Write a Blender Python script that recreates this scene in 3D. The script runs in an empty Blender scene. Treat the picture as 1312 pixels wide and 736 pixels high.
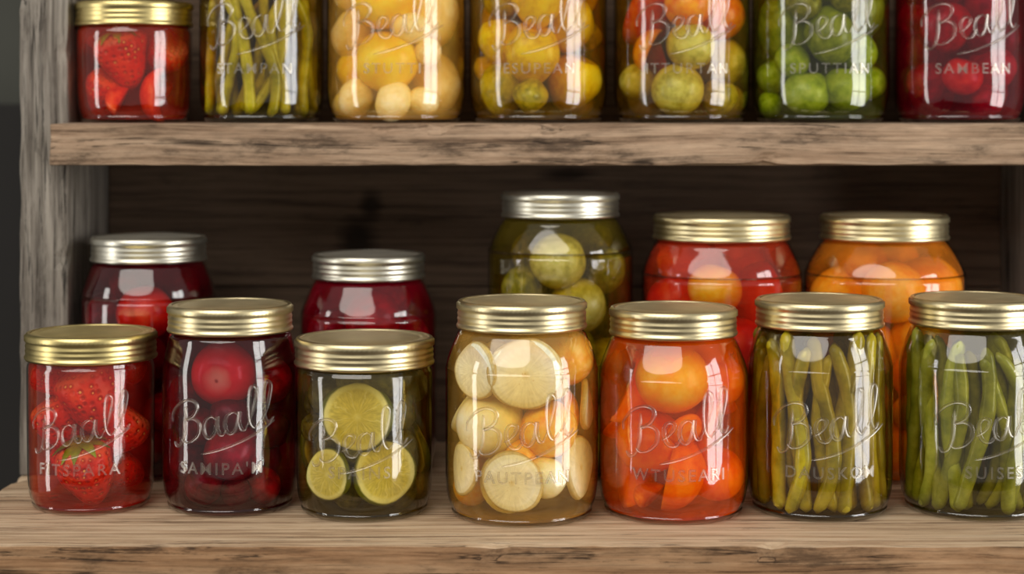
import bpy, bmesh, math, random
from mathutils import Vector, Matrix, Euler, noise

random.seed(7)
scene = bpy.context.scene
COL = scene.collection
FPX = 2400.0
H = 0.2707
scene.view_settings.view_transform = 'Standard'
scene.view_settings.look = 'None'

# ------------------------------------------------------------------ helpers
def new_obj(name, mesh, mat=None, parent=None):
    ob = bpy.data.objects.new(name, mesh)
    COL.objects.link(ob)
    if mat is not None and mesh is not None:
        mesh.materials.clear()
        mesh.materials.append(mat)
    if parent is not None:
        ob.parent = parent
    return ob

def mk_mesh(name, verts, faces, smooth=True, recalc=True):
    me = bpy.data.meshes.new(name)
    me.from_pydata([tuple(v) for v in verts], [], faces)
    me.validate()
    if recalc:
        bm = bmesh.new(); bm.from_mesh(me)
        bmesh.ops.recalc_face_normals(bm, faces=bm.faces)
        bm.to_mesh(me); bm.free()
    if smooth:
        for p in me.polygons: p.use_smooth = True
    me.update()
    return me

def lathe(name, prof, seg=64, mod=None, caps=True, closed=False):
    verts, faces = [], []
    n = len(prof)
    for j, (r, z) in enumerate(prof):
        for i in range(seg):
            a = 2*math.pi*i/seg
            rr, zz = (r, z) if mod is None else mod(r, z, a, j, i)
            verts.append((rr*math.cos(a), rr*math.sin(a), zz))
    for j in range(n-1 if not closed else n):
        j2 = (j+1) % n
        for i in range(seg):
            i2 = (i+1) % seg
            faces.append((j*seg+i, j*seg+i2, j2*seg+i2, j2*seg+i))
    if caps and not closed:
        faces.append(tuple(range(seg))[::-1])
        faces.append(tuple((n-1)*seg+i for i in range(seg)))
    return mk_mesh(name, verts, faces, recalc=(caps or closed))

def catmull(pts, k=8):
    out = []
    P = [pts[0]] + list(pts) + [pts[-1]]
    for i in range(1, len(P)-2):
        p0, p1, p2, p3 = P[i-1], P[i], P[i+1], P[i+2]
        for s in range(k):
            t = s/k
            out.append(tuple(0.5*((2*p1[d]) + (-p0[d]+p2[d])*t + (2*p0[d]-5*p1[d]+4*p2[d]-p3[d])*t*t +
                       (-p0[d]+3*p1[d]-3*p2[d]+p3[d])*t**3) for d in range(len(p1))))
    out.append(tuple(pts[-1]))
    return out

class NT:
    def __init__(s, name):
        s.m = bpy.data.materials.new(name); s.m.use_nodes = True
        s.t = s.m.node_tree; s.t.nodes.clear()
        s.out = s.t.nodes.new('ShaderNodeOutputMaterial')
    def n(s, typ, ins=None, **kw):
        nd = s.t.nodes.new(typ)
        for k, v in kw.items(): setattr(nd, k, v)
        if ins:
            for k, v in ins.items():
                if hasattr(v, 'is_output'): s.t.links.new(v, nd.inputs[k])
                else: nd.inputs[k].default_value = v
        return nd
    def ramp(s, fac, stops, interp='LINEAR'):
        nd = s.t.nodes.new('ShaderNodeValToRGB')
        cr = nd.color_ramp; cr.interpolation = interp
        while len(cr.elements) < len(stops): cr.elements.new(0.5)
        for e, (p, c) in zip(cr.elements, stops):
            e.position = p
            e.color = (c[0], c[1], c[2], 1) if not isinstance(c, (int, float)) else (c, c, c, 1)
        s.t.links.new(fac, nd.inputs[0])
        return nd.outputs[0]
    def mix(s, fac, a, b, bt='MIX'):
        nd = s.t.nodes.new('ShaderNodeMix'); nd.data_type = 'RGBA'; nd.blend_type = bt
        for idx, v in ((0, fac), (6, a), (7, b)):
            if hasattr(v, 'is_output'): s.t.links.new(v, nd.inputs[idx])
            else: nd.inputs[idx].default_value = v if isinstance(v, (int, float)) else (v[0], v[1], v[2], 1)
        return nd.outputs[2]
    def math(s, op, a, b=0.0, c=0.0):
        nd = s.t.nodes.new('ShaderNodeMath'); nd.operation = op
        for idx, v in ((0, a), (1, b), (2, c)):
            if hasattr(v, 'is_output'): s.t.links.new(v, nd.inputs[idx])
            else: nd.inputs[idx].default_value = v
        return nd.outputs[0]
    def surf(s, o): s.t.links.new(o, s.out.inputs['Surface'])

def srgb(r, g, b):
    f = lambda c: (c/255/12.92) if c/255 <= 0.04045 else ((c/255+0.055)/1.055)**2.4
    return (f(r), f(g), f(b))

# ------------------------------------------------------------------ materials
def wood(name, dark, mid, light, axis='X', rough=0.75, wear=0.5, seed=0.0, bump=0.6, edge=None, crack=0.9, knots=(), fine=1.0, pale_amt=0.45):
    t = NT(name)
    tcn = t.n('ShaderNodeTexCoord')
    tc = tcn.outputs['Object']
    def mp(al, ac, loc, src=None):
        sc = (al, ac, ac) if axis == 'X' else (ac, ac, al)
        return t.n('ShaderNodeMapping', {'Vector': src or tc, 'Location': loc, 'Scale': sc}).outputs[0]
    warp = t.n('ShaderNodeTexNoise', {'Vector': mp(5, 9, (seed, 3, seed)), 'Scale': 1.0, 'Detail': 2.0})
    wv = t.n('ShaderNodeVectorMath', {0: warp.outputs['Color'], 1: (0.010, 0.010, 0.010)}, operation='MULTIPLY').outputs[0]
    wc = t.n('ShaderNodeVectorMath', {0: tc, 1: wv}, operation='ADD').outputs[0]
    g1 = t.n('ShaderNodeTexNoise', {'Vector': mp(5.0, 170, (seed, seed*1.7, seed*.6), wc), 'Scale': 1.0, 'Detail': 9.0, 'Roughness': 0.72}).outputs[0]
    g2 = t.n('ShaderNodeTexNoise', {'Vector': mp(14, 560, (seed, seed*.7, seed*.3), wc), 'Scale': 1.0, 'Detail': 3.0, 'Roughness': 0.6}).outputs[0]
    g3 = t.n('ShaderNodeTexNoise', {'Vector': mp(2.6, 110, (seed*3, seed*.2, seed*.9), wc), 'Scale': 1.0, 'Detail': 3.0, 'Roughness': 0.5}).outputs[0]
    patch = t.n('ShaderNodeTexNoise', {'Vector': mp(11, 44, (seed*2, 1, 4)), 'Scale': 1.0, 'Detail': 9.0, 'Roughness': 0.75}).outputs[0]
    pale = t.n('ShaderNodeTexNoise', {'Vector': mp(8, 34, (seed*5, 7, 2)), 'Scale': 1.0, 'Detail': 9.0, 'Roughness': 0.78}).outputs[0]
    c = t.ramp(g1, [(0.34, dark), (0.46, mid), (0.62, light)])
    streak = t.ramp(g2, [(0.34, 0.62), (0.46, 0.97), (0.66, 1.07)])
    c = t.mix(0.8*fine, c, streak, 'MULTIPLY')
    c = t.mix(t.math('MULTIPLY', t.ramp(pale, [(0.52, 0.0), (0.62, 1.0)]), pale_amt), c, light)
    pf = t.ramp(patch, [(0.57, 0.0), (0.65, 1.0)])
    c = t.mix(t.math('MULTIPLY', pf, wear), c, tuple(x*0.75 for x in dark))
    ck = t.ramp(t.math('ABSOLUTE', t.math('SUBTRACT', g3, 0.44)), [(0.0, 1.0), (0.016, 0.0)])
    ckm = t.math('MULTIPLY', t.math('MULTIPLY', ck, t.ramp(patch, [(0.46, 0.0), (0.52, 1.0)])), crack)
    c = t.mix(ckm, c, tuple(x*0.2 for x in dark))
    sp = t.n('ShaderNodeSeparateXYZ', {0: wc})
    for (kx, kz, rx, rz) in knots:   # knots at real places on the plank
        dx = t.math('DIVIDE', t.math('SUBTRACT', sp.outputs[0], kx), rx)
        dz = t.math('DIVIDE', t.math('SUBTRACT', sp.outputs[2], kz), rz)
        d = t.math('SQRT', t.math('ADD', t.math('MULTIPLY', dx, dx), t.math('MULTIPLY', dz, dz)))
        d = t.math('ADD', d, t.math('MULTIPLY_ADD', g1, 1.6, -0.8))
        c = t.mix(t.ramp(d, [(0.35, 0.9), (1.0, 0.0)]), c, tuple(x*0.3 for x in dark))
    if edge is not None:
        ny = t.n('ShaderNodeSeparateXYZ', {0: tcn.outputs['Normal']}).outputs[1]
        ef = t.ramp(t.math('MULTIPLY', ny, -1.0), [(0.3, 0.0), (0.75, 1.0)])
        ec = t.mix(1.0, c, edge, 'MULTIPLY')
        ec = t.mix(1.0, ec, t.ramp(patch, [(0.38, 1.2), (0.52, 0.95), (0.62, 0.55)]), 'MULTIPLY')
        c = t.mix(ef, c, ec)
    hgt = t.math('SUBTRACT', t.math('ADD', t.math('MULTIPLY', g1, 0.6), t.math('MULTIPLY', g2, 0.4)), t.math('MULTIPLY', ckm, 0.7))
    bp = t.n('ShaderNodeBump', {'Strength': bump, 'Distance': 0.0016, 'Height': hgt}).outputs[0]
    p = t.n('ShaderNodeBsdfPrincipled', {'Base Color': c, 'Roughness': rough, 'Normal': bp, 'Specular IOR Level': 0.2})
    t.surf(p.outputs[0])
    return t.m

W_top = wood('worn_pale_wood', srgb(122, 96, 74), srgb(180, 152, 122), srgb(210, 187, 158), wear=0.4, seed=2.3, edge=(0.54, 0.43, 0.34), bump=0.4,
             knots=((-0.10, -0.022, 0.045, 0.010), (-0.31, -0.016, 0.030, 0.008), (0.21, -0.018, 0.035, 0.008)))
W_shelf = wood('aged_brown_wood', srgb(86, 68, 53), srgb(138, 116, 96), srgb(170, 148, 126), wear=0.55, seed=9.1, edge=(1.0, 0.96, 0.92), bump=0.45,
             knots=((0.10, 0.236, 0.014, 0.003), (-0.22, 0.248, 0.03, 0.003)))
W_post = wood('weathered_grey_wood', srgb(56, 50, 44), srgb(104, 97, 89), srgb(148, 141, 131), axis='Z', wear=0.85, seed=4.4, bump=0.5)
W_back = wood('dark_stained_wood', srgb(62, 50, 41), srgb(86, 70, 57), srgb(104, 86, 71), wear=0.45, seed=6.2, rough=0.85, bump=0.2, fine=0.5, crack=0.3, pale_amt=0.3,
             knots=((-0.119, 0.165, 0.020, 0.030), (-0.108, 0.195, 0.012, 0.016), (0.05, 0.22, 0.03, 0.006)))

def plain(name, col, rough=0.8):
    t = NT(name)
    tc = t.n('ShaderNodeTexCoord').outputs['Object']
    g = t.n('ShaderNodeTexNoise', {'Vector': tc, 'Scale': 6.0, 'Detail': 5.0}).outputs[0]
    c = t.mix(1.0, col, t.ramp(g, [(0.3, 0.8), (0.7, 1.1)]), 'MULTIPLY')
    t.surf(t.n('ShaderNodeBsdfPrincipled', {'Base Color': c, 'Roughness': rough}).outputs[0])
    return t.m

def metal(name, col, rough=0.34):
    t = NT(name)
    tc = t.n('ShaderNodeTexCoord').outputs['Object']
    g = t.n('ShaderNodeTexNoise', {'Vector': tc, 'Scale': 90.0, 'Detail': 4.0}).outputs[0]
    rr = t.math('MULTIPLY_ADD', g, 0.14, rough-0.07)
    c = t.mix(1.0, col, t.ramp(g, [(0.3, 0.92), (0.7, 1.0)]), 'MULTIPLY')
    t.surf(t.n('ShaderNodeBsdfPrincipled', {'Base Color': c, 'Metallic': 1.0, 'Roughness': rr}).outputs[0])
    return t.m
M_gold = metal('pale_gold_metal', srgb(218, 200, 138))
M_champ = metal('champagne_metal', srgb(220, 206, 164))
M_silver = metal('silver_metal', srgb(208, 205, 190))
LIDM = {M_gold.name: metal('satin_gold_disc', srgb(220, 202, 142), 0.5), M_champ.name: metal('satin_champagne_disc', srgb(224, 210, 170), 0.5),
        M_silver.name: metal('satin_silver_disc', srgb(214, 210, 196), 0.5)}

def glass_mat(name, tint=(0.98, 0.985, 0.97), f0=0.065, edge=0.36, rough=0.07):
    t = NT(name)
    tc = t.n('ShaderNodeTexCoord').outputs['Object']
    nz = t.n('ShaderNodeTexNoise', {'Vector': tc, 'Scale': 30.0, 'Detail': 1.5}).outputs[0]
    bp = t.n('ShaderNodeBump', {'Strength': 0.35, 'Distance': 0.002, 'Height': nz}).outputs[0]
    lw = t.n('ShaderNodeLayerWeight', {'Blend': 0.5}).outputs['Facing']
    p5 = t.math('POWER', lw, 4.0)
    fr = t.math('MULTIPLY_ADD', p5, 0.8, f0)
    back = t.n('ShaderNodeNewGeometry').outputs['Backfacing']
    keep = t.math('SUBTRACT', 1.0, t.math('MULTIPLY', back, 0.85))
    fr = t.math('MULTIPLY', fr, keep)
    tr_c = t.ramp(lw, [(0.0, tint), (0.60, tint), (0.95, tuple(x*edge for x in tint))])
    tr = t.n('ShaderNodeBsdfTransparent', {'Color': tr_c}).outputs[0]
    gl = t.n('ShaderNodeBsdfGlossy', {'Color': (1, 1, 1, 1), 'Roughness': rough, 'Normal': bp}).outputs[0]
    t.surf(t.n('ShaderNodeMixShader', {0: fr, 1: tr, 2: gl}).outputs[0])
    return t.m
M_glass = glass_mat('clear_glass')
def letter_glass():
    t = NT('embossed_glass')
    lw = t.n('ShaderNodeLayerWeight', {'Blend': 0.5}).outputs['Facing']
    fr = t.math('MULTIPLY_ADD', t.math('POWER', lw, 1.4), 0.30, 0.11)
    tr = t.n('ShaderNodeBsdfTransparent', {'Color': t.ramp(lw, [(0.1, (0.98, 0.96, 0.92)), (0.5, (0.76, 0.73, 0.67)), (0.9, (0.42, 0.39, 0.35))])}).outputs[0]
    gl = t.n('ShaderNodeBsdfGlossy', {'Color': (1, 0.97, 0.92, 1), 'Roughness': 0.34}).outputs[0]
    t.surf(t.n('ShaderNodeMixShader', {0: fr, 1: tr, 2: gl}).outputs[0])
    return t.m
M_letter = letter_glass()

def brine_mat(tint, body, op, top):
    t = NT('tinted_brine')
    tc = t.n('ShaderNodeTexCoord').outputs['Object']
    g = t.n('ShaderNodeTexNoise', {'Vector': tc, 'Scale': 45.0, 'Detail': 3.0}).outputs[0]
    z = t.n('ShaderNodeSeparateXYZ', {0: tc}).outputs[2]
    base_mask = t.ramp(t.math('MULTIPLY', z, 40.0), [(0.08, 0.5), (0.22, 0.28), (0.5, 0.0)])   # more opaque and darker towards the base
    neck_glow = t.ramp(t.math('MULTIPLY_ADD', z, 40.0, 1.0-top*40.0), [(0.15, 0.0), (0.6, 0.20), (1.0, 0.26)])  # glow painted into the neck: more body colour under the lid
    tr = t.n('ShaderNodeBsdfTransparent', {'Color': (1, 1, 1, 1)}).outputs[0]
    bc = t.mix(1.0, body, t.ramp(g, [(0.3, 0.75), (0.7, 1.15)]), 'MULTIPLY')
    bc = t.mix(t.math('MULTIPLY', base_mask, 1.2), bc, t.mix(1.0, bc, (0.6, 0.55, 0.5), 'MULTIPLY'))
    d = t.n('ShaderNodeBsdfDiffuse', {'Color': bc}).outputs[0]
    tl = t.n('ShaderNodeBsdfTranslucent', {'Color': bc}).outputs[0]
    dd = t.n('ShaderNodeMixShader', {0: 0.45, 1: d, 2: tl}).outputs[0]
    f = t.math('ADD', t.math('ADD', t.math('MULTIPLY', t.ramp(g, [(0.35, 0.8), (0.65, 1.15)]), op+0.03), base_mask), neck_glow)
    t.surf(t.n('ShaderNodeMixShader', {0: f, 1: tr, 2: dd}).outputs[0])
    # absorption per metre so that a 1.2 cm path gives the tint
    s = [-math.log(max(0.02, x))/0.012 for x in tint]
    dens = max(s)
    col = tuple(1-x/dens for x in s)
    va = t.n('ShaderNodeVolumeAbsorption', {'Color': (*col, 1), 'Density': dens})
    t.t.links.new(va.outputs[0], t.out.inputs['Volume'])
    return t.m

def produce(name, c1, c2, c3=None, scale=1.8, rough=0.26, bump=0.15, pole=None, sss=0.35, var=0.4):
    t = NT(name)
    tc = t.n('ShaderNodeTexCoord').outputs['Object']
    rnd = t.n('ShaderNodeObjectInfo').outputs['Random']
    off = t.n('ShaderNodeVectorMath', {0: tc, 1: t.n('ShaderNodeCombineXYZ', {0: t.math('MULTIPLY', rnd, 40.0)}).outputs[0]}, operation='ADD').outputs[0]
    g = t.n('ShaderNodeTexNoise', {'Vector': off, 'Scale': scale, 'Detail': 4.0, 'Roughness': 0.6}).outputs[0]
    c = t.ramp(g, [(0.35, c1), (0.62, c2)] if c3 is None else [(0.34, c1), (0.5, c2), (0.66, c3)])
    if pole:
        s3 = t.n('ShaderNodeSeparateXYZ', {0: tc})
        rr = t.math('SQRT', t.math('ADD', t.math('MULTIPLY', s3.outputs[0], s3.outputs[0]), t.math('MULTIPLY', s3.outputs[1], s3.outputs[1])))
        rr = t.math('ADD', rr, t.math('MULTIPLY', t.math('LESS_THAN', s3.outputs[2], 0.0), 5.0))
        rr = t.math('ADD', rr, t.math('MULTIPLY_ADD', g, 0.2, -0.1))
        c = t.mix(t.ramp(rr, [(0.14, 1.0), (0.24, 0.75), (0.48, 0.0)]), c, pole)
        c = t.mix(t.ramp(rr, [(0.02, 0.8), (0.07, 0.0)]), c, srgb(150, 70, 40))
    v = t.math('MULTIPLY_ADD', rnd, var, 1.0-var/2)
    hs = t.n('ShaderNodeHueSaturation', {'Color': c, 'Value': v, 'Saturation': 1.0,
             'Hue': t.math('MULTIPLY_ADD', rnd, 0.015, 0.4925)}).outputs[0]
    bp = t.n('ShaderNodeBump', {'Strength': bump, 'Distance': 0.001, 'Height': g}).outputs[0]
    t.surf(t.n('ShaderNodeBsdfPrincipled', {'Base Color': hs, 'Roughness': rough, 'Normal': bp, 'Specular IOR Level': 0.4,
               'Subsurface Weight': sss, 'Subsurface Radius': (1.0, 0.6, 0.35), 'Subsurface Scale': 0.006}).outputs[0])
    return t.m

def berry_mat():
    t = NT('strawberry_skin')
    tc = t.n('ShaderNodeTexCoord').outputs['Object']
    vo = t.n('ShaderNodeTexVoronoi', {'Vector': tc, 'Scale': 4.6, 'Randomness': 0.3})
    d = vo.outputs['Distance']
    g = t.n('ShaderNodeTexNoise', {'Vector': tc, 'Scale': 1.4, 'Detail': 3.0}).outputs[0]
    c = t.ramp(g, [(0.3, srgb(186, 22, 8)), (0.55, srgb(230, 50, 22)), (0.8, srgb(242, 108, 56))])
    z = t.n('ShaderNodeSeparateXYZ', {0: tc}).outputs[2]
    c = t.mix(t.ramp(z, [(0.6, 0.0), (0.95, 0.8)]), c, srgb(246, 160, 100))
    ring = t.ramp(d, [(0.16, 0.0), (0.22, 0.6), (0.38, 0.0)])
    c = t.mix(ring, c, srgb(130, 8, 4))
    seed = t.ramp(d, [(0.14, 0.9), (0.21, 0.0)])
    c = t.mix(seed, c, srgb(250, 206, 110))
    bp = t.n('ShaderNodeBump', {'Strength': 0.8, 'Distance': 0.002, 'Height': t.ramp(d, [(0.0, 0.45), (0.2, 0.2), (0.5, 1.0)])}).outputs[0]
    t.surf(t.n('ShaderNodeBsdfPrincipled', {'Base Color': c, 'Roughness': 0.3, 'Normal': bp, 'Specular IOR Level': 0.3}).outputs[0])
    return t.m

def slice_mat(name, rim, ring, flesh, core, segs=0, seg_col=None, vein=0.6, rings=0.0, sss=0.3):
    t = NT(name)
    tc = t.n('ShaderNodeTexCoord').outputs['Object']
    sp = t.n('ShaderNodeSeparateXYZ', {0: tc})
    x, y = sp.outputs[0], sp.outputs[1]
    r = t.math('SQRT', t.math('ADD', t.math('MULTIPLY', x, x), t.math('MULTIPLY', y, y)))
    g = t.n('ShaderNodeTexNoise', {'Vector': tc, 'Scale': 5.0, 'Detail': 5.0}).outputs[0]
    r2 = t.math('ADD', r, t.math('MULTIPLY_ADD', g, 0.06, -0.03))
    c = t.ramp(r2, [(0.0, core), (0.14, flesh), (0.74, flesh), (0.82, ring), (0.90, ring), (0.955, rim)])
    c = t.mix(0.5, c, t.mix(1.0, c, t.ramp(g, [(0.35, 0.78), (0.65, 1.05)]), 'MULTIPLY'))
    if rings > 0:
        w = t.math('SINE', t.math('MULTIPLY', r2, 40.0))
        c = t.mix(t.math('MULTIPLY', t.ramp(w, [(0.5, 0.0), (1.0, 1.0)]), rings), c, ring)
        a0 = t.math('ARCTAN2', y, x)
        ray = t.n('ShaderNodeTexNoise', {'Vector': t.n('ShaderNodeCombineXYZ', {0: t.math('MULTIPLY', a0, 8.0), 1: t.math('MULTIPLY', r, 1.5)}).outputs[0], 'Scale': 1.6, 'Detail': 3.0}).outputs[0]
        c = t.mix(0.5, c, t.mix(1.0, c, t.ramp(ray, [(0.38, 0.78), (0.6, 1.04)]), 'MULTIPLY'))
        vs = t.n('ShaderNodeTexVoronoi', {'Vector': tc, 'Scale': 9.0}).outputs['Distance']
        spk = t.math('MULTIPLY', t.ramp(vs, [(0.1, 1.0), (0.2, 0.0)]), t.ramp(r, [(0.2, 0.9), (0.42, 0.0)]))
        c = t.mix(spk, c, srgb(190, 150, 70))
    if segs:
        a = t.math('ARCTAN2', y, x)
        w = t.math('ABSOLUTE', t.math('SINE', t.math('MULTIPLY', t.math('ADD', a, t.math('MULTIPLY', g, 0.6)), segs/2)))
        line = t.ramp(w, [(0.0, 1.0), (0.24, 0.0)])
        inside = t.ramp(r2, [(0.1, 0.0), (0.2, 1.0), (0.72, 1.0), (0.79, 0.0)])
        st = t.n('ShaderNodeTexNoise', {'Vector': t.n('ShaderNodeCombineXYZ', {0: t.math('MULTIPLY', a, 7.0), 1: t.math('MULTIPLY', r, 3.0)}).outputs[0], 'Scale': 1.5, 'Detail': 3.0}).outputs[0]
        c = t.mix(t.math('MULTIPLY', inside, 0.5), c, t.mix(1.0, c, t.ramp(st, [(0.35, 0.55), (0.65, 1.05)]), 'MULTIPLY'))
        c = t.mix(t.math('MULTIPLY', t.math('MULTIPLY', line, inside), vein), c, seg_col)
    bp = t.n('ShaderNodeBump', {'Strength': 0.3, 'Distance': 0.001, 'Height': g}).outputs[0]
    t.surf(t.n('ShaderNodeBsdfPrincipled', {'Base Color': c, 'Roughness': 0.35, 'Normal': bp, 'Specular IOR Level': 0.2,
               'Subsurface Weight': sss, 'Subsurface Radius': (1.0, 0.9, 0.6), 'Subsurface Scale': 0.003}).outputs[0])
    return t.m

# ------------------------------------------------------------------ produce meshes (unit radius)
def blob(name, seed, squash=1.0, dimple=0.12, amp=0.025, ribs=0, ribamp=0.0, taper=0.0):
    nlat, seg = 22, 32
    prof = []
    for j in range(nlat):
        th = math.pi*(j+0.5)/nlat
        r, z = math.sin(th), -math.cos(th)
        if z > 0.75: z -= dimple*((z-0.75)/0.25)**2*1.2
        if taper: r *= 1 - taper*max(0, -z)
        prof.append((r, z*squash))
    def mod(r, z, a, j, i):
        k = 1+amp*noise.noise(Vector((math.cos(a)*r*1.3+seed*3.1, math.sin(a)*r*1.3, z*1.3)))*2
        if ribs: k *= 1+ribamp*math.cos(a*ribs)
        return r*k, z*(1+0.4*amp*math.sin(seed+a))
    return lathe(name, prof, seg, mod)

def berry_mesh(name, seed):
    P = catmull([(0.03, -1.15), (0.2, -1.08), (0.45, -0.8), (0.72, -0.3), (0.9, 0.2), (0.9, 0.6), (0.66, 0.86), (0.3, 0.9), (0.05, 0.84)], 3)
    def mod(r, z, a, j, i):
        k = 1+0.10*noise.noise(Vector((math.cos(a)*r+seed*5, math.sin(a)*r, z)))*2
        return r*k, z
    return lathe(name, P, 28, mod)

def calyx_mesh():
    verts, faces = [], []
    for L in range(9):
        a0 = 2*math.pi*L/9+0.1*(L % 3)
        b = len(verts)
        for k in range(5):
            t = k/4
            rad = 0.08+0.80*t
            w = 0.17*math.sin(math.pi*min(1, 0.25+0.75*t))+0.01
            z = 0.93+0.10*math.sin(t*2.2)-0.34*t*t+(0.05 if L % 2 else 0)
            c, s = math.cos(a0), math.sin(a0)
            verts += [(rad*c-w*s, rad*s+w*c, z), (rad*c, rad*s, z+0.04), (rad*c+w*s, rad*s-w*c, z)]
        for k in range(4):
            q = b+k*3
            faces += [(q, q+1, q+4, q+3), (q+1, q+2, q+5, q+4)]
    b = len(verts)
    for k in range(4):
        for i in range(6):
            a = 2*math.pi*i/6
            verts.append((0.07*math.cos(a)+0.012*k*k, 0.07*math.sin(a), 0.86+0.10*k))
    for k in range(3):
        for i in range(6):
            faces.append((b+k*6+i, b+k*6+(i+1) % 6, b+(k+1)*6+(i+1) % 6, b+(k+1)*6+i))
    return mk_mesh('calyx', verts, faces)

def disc_mesh(name, thick=0.14, seed=0, amp=0.03):
    P = [(0.02, -thick), (0.5, -thick*1.03), (0.88, -thick), (0.96, -thick*0.75), (1.0, -thick*0.3), (1.0, thick*0.3), (0.96, thick*0.75),
         (0.88, thick), (0.5, thick*1.03), (0.02, thick)]
    def mod(r, z, a, j, i):
        k = 1+amp*math.sin(2*a+seed)+amp*0.6*math.sin(3*a+seed*2)+amp*0.5*math.sin(5*a+seed*3)
        return r*k, z+0.07*r*r*math.sin(2*a+seed)
    return lathe(name, P, 48, mod)

def wedge_mesh(name, ang=1.9):
    verts, faces = [], []
    nl, na = 14, 12
    for j in range(nl+1):
        th = math.pi*j/nl
        for i in range(na+1):
            a = -ang/2+ang*i/na
            r = max(0.02, math.sin(th))
            verts.append((r*math.cos(a)-0.45, r*math.sin(a), -math.cos(th)*1.15))
    for j in range(nl):
        for i in range(na):
            q = j*(na+1)+i
            faces.append((q, q+1, q+na+2, q+na+1))
    base = len(verts)
    for j in range(nl+1):
        th = math.pi*j/nl
        verts.append((-0.45+0.22*math.sin(th), 0, -math.cos(th)*1.0))
    for j in range(nl):
        q = j*(na+1)
        faces.append((q, q+na+1, base+j+1, base+j))
        faces.append((q+na, base+j, base+j+1, q+na+na+1))
    return mk_mesh(name, verts, faces)

def bean_mesh(name, seed, length=0.088, rad=0.0042, curve=0.007, flat=0.85):
    rs = random.Random(seed)
    n, seg = 40, 12
    ph = rs.uniform(0, 6.28); c1 = curve*rs.uniform(0.2, 1.3); c2 = curve*rs.uniform(-0.7, 0.7); fr = rs.uniform(12, 17)
    verts, faces = [], []
    for j in range(n+1):
        t = j/n
        e = min(1, t/0.035)**0.5 * min(1, ((1-t)/0.05))**0.5
        r = rad*(0.2+0.8*e)*(1+0.055*math.sin(t*fr*2+ph))*(1-0.12*abs(t-0.5))
        cx = c1*math.sin(math.pi*t)+c2*math.sin(2*math.pi*t)
        cy = c2*0.5*math.sin(math.pi*t+ph)
        for i in range(seg):
            a = 2*math.pi*i/seg
            verts.append((cx+r*math.cos(a), cy+r*flat*math.sin(a), (t-0.5)*length))
    for j in range(n):
        for i in range(seg):
            faces.append((j*seg+i, j*seg+(i+1) % seg, (j+1)*seg+(i+1) % seg, (j+1)*seg+i))
    faces.append(tuple(range(seg))[::-1]); faces.append(tuple(n*seg+i for i in range(seg)))
    return mk_mesh(name, verts, faces)

ME = {
 'beet': [blob('beet_%d' % i, i+1, 0.95, 0.1, 0.03, taper=0.12) for i in range(3)],
 'tomato': [blob('tomato_%d' % i, i+11, 0.92, 0.12, 0.02, 5, 0.012) for i in range(3)],
 'round': [blob('round_%d' % i, i+21, 0.97, 0.05, 0.03) for i in range(3)],
 'long': [blob('long_%d' % i, i+31, 1.22, 0.04, 0.04) for i in range(3)],
 'pepper': [blob('pepper_%d' % i, i+41, 1.2, 0.22, 0.03, 4, 0.05, 0.25) for i in range(3)],
 'berry': [berry_mesh('berry_%d' % i, i+1) for i in range(3)],
 'disc': [disc_mesh('disc_%d' % i, 0.13, i*1.7) for i in range(3)],
 'wedge': [wedge_mesh('wedge_%d' % i, 1.5+0.3*i) for i in range(3)],
}
CALYX = calyx_mesh()
M_leaf = produce('calyx_green', srgb(70, 130, 20), srgb(130, 180, 40), rough=0.5, sss=0)
CALYX.materials.append(M_leaf)
M_berry = berry_mat()
ONION = produce('onion_skin', srgb(232, 220, 174), srgb(248, 240, 208), srgb(254, 250, 232), var=0.15)

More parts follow.
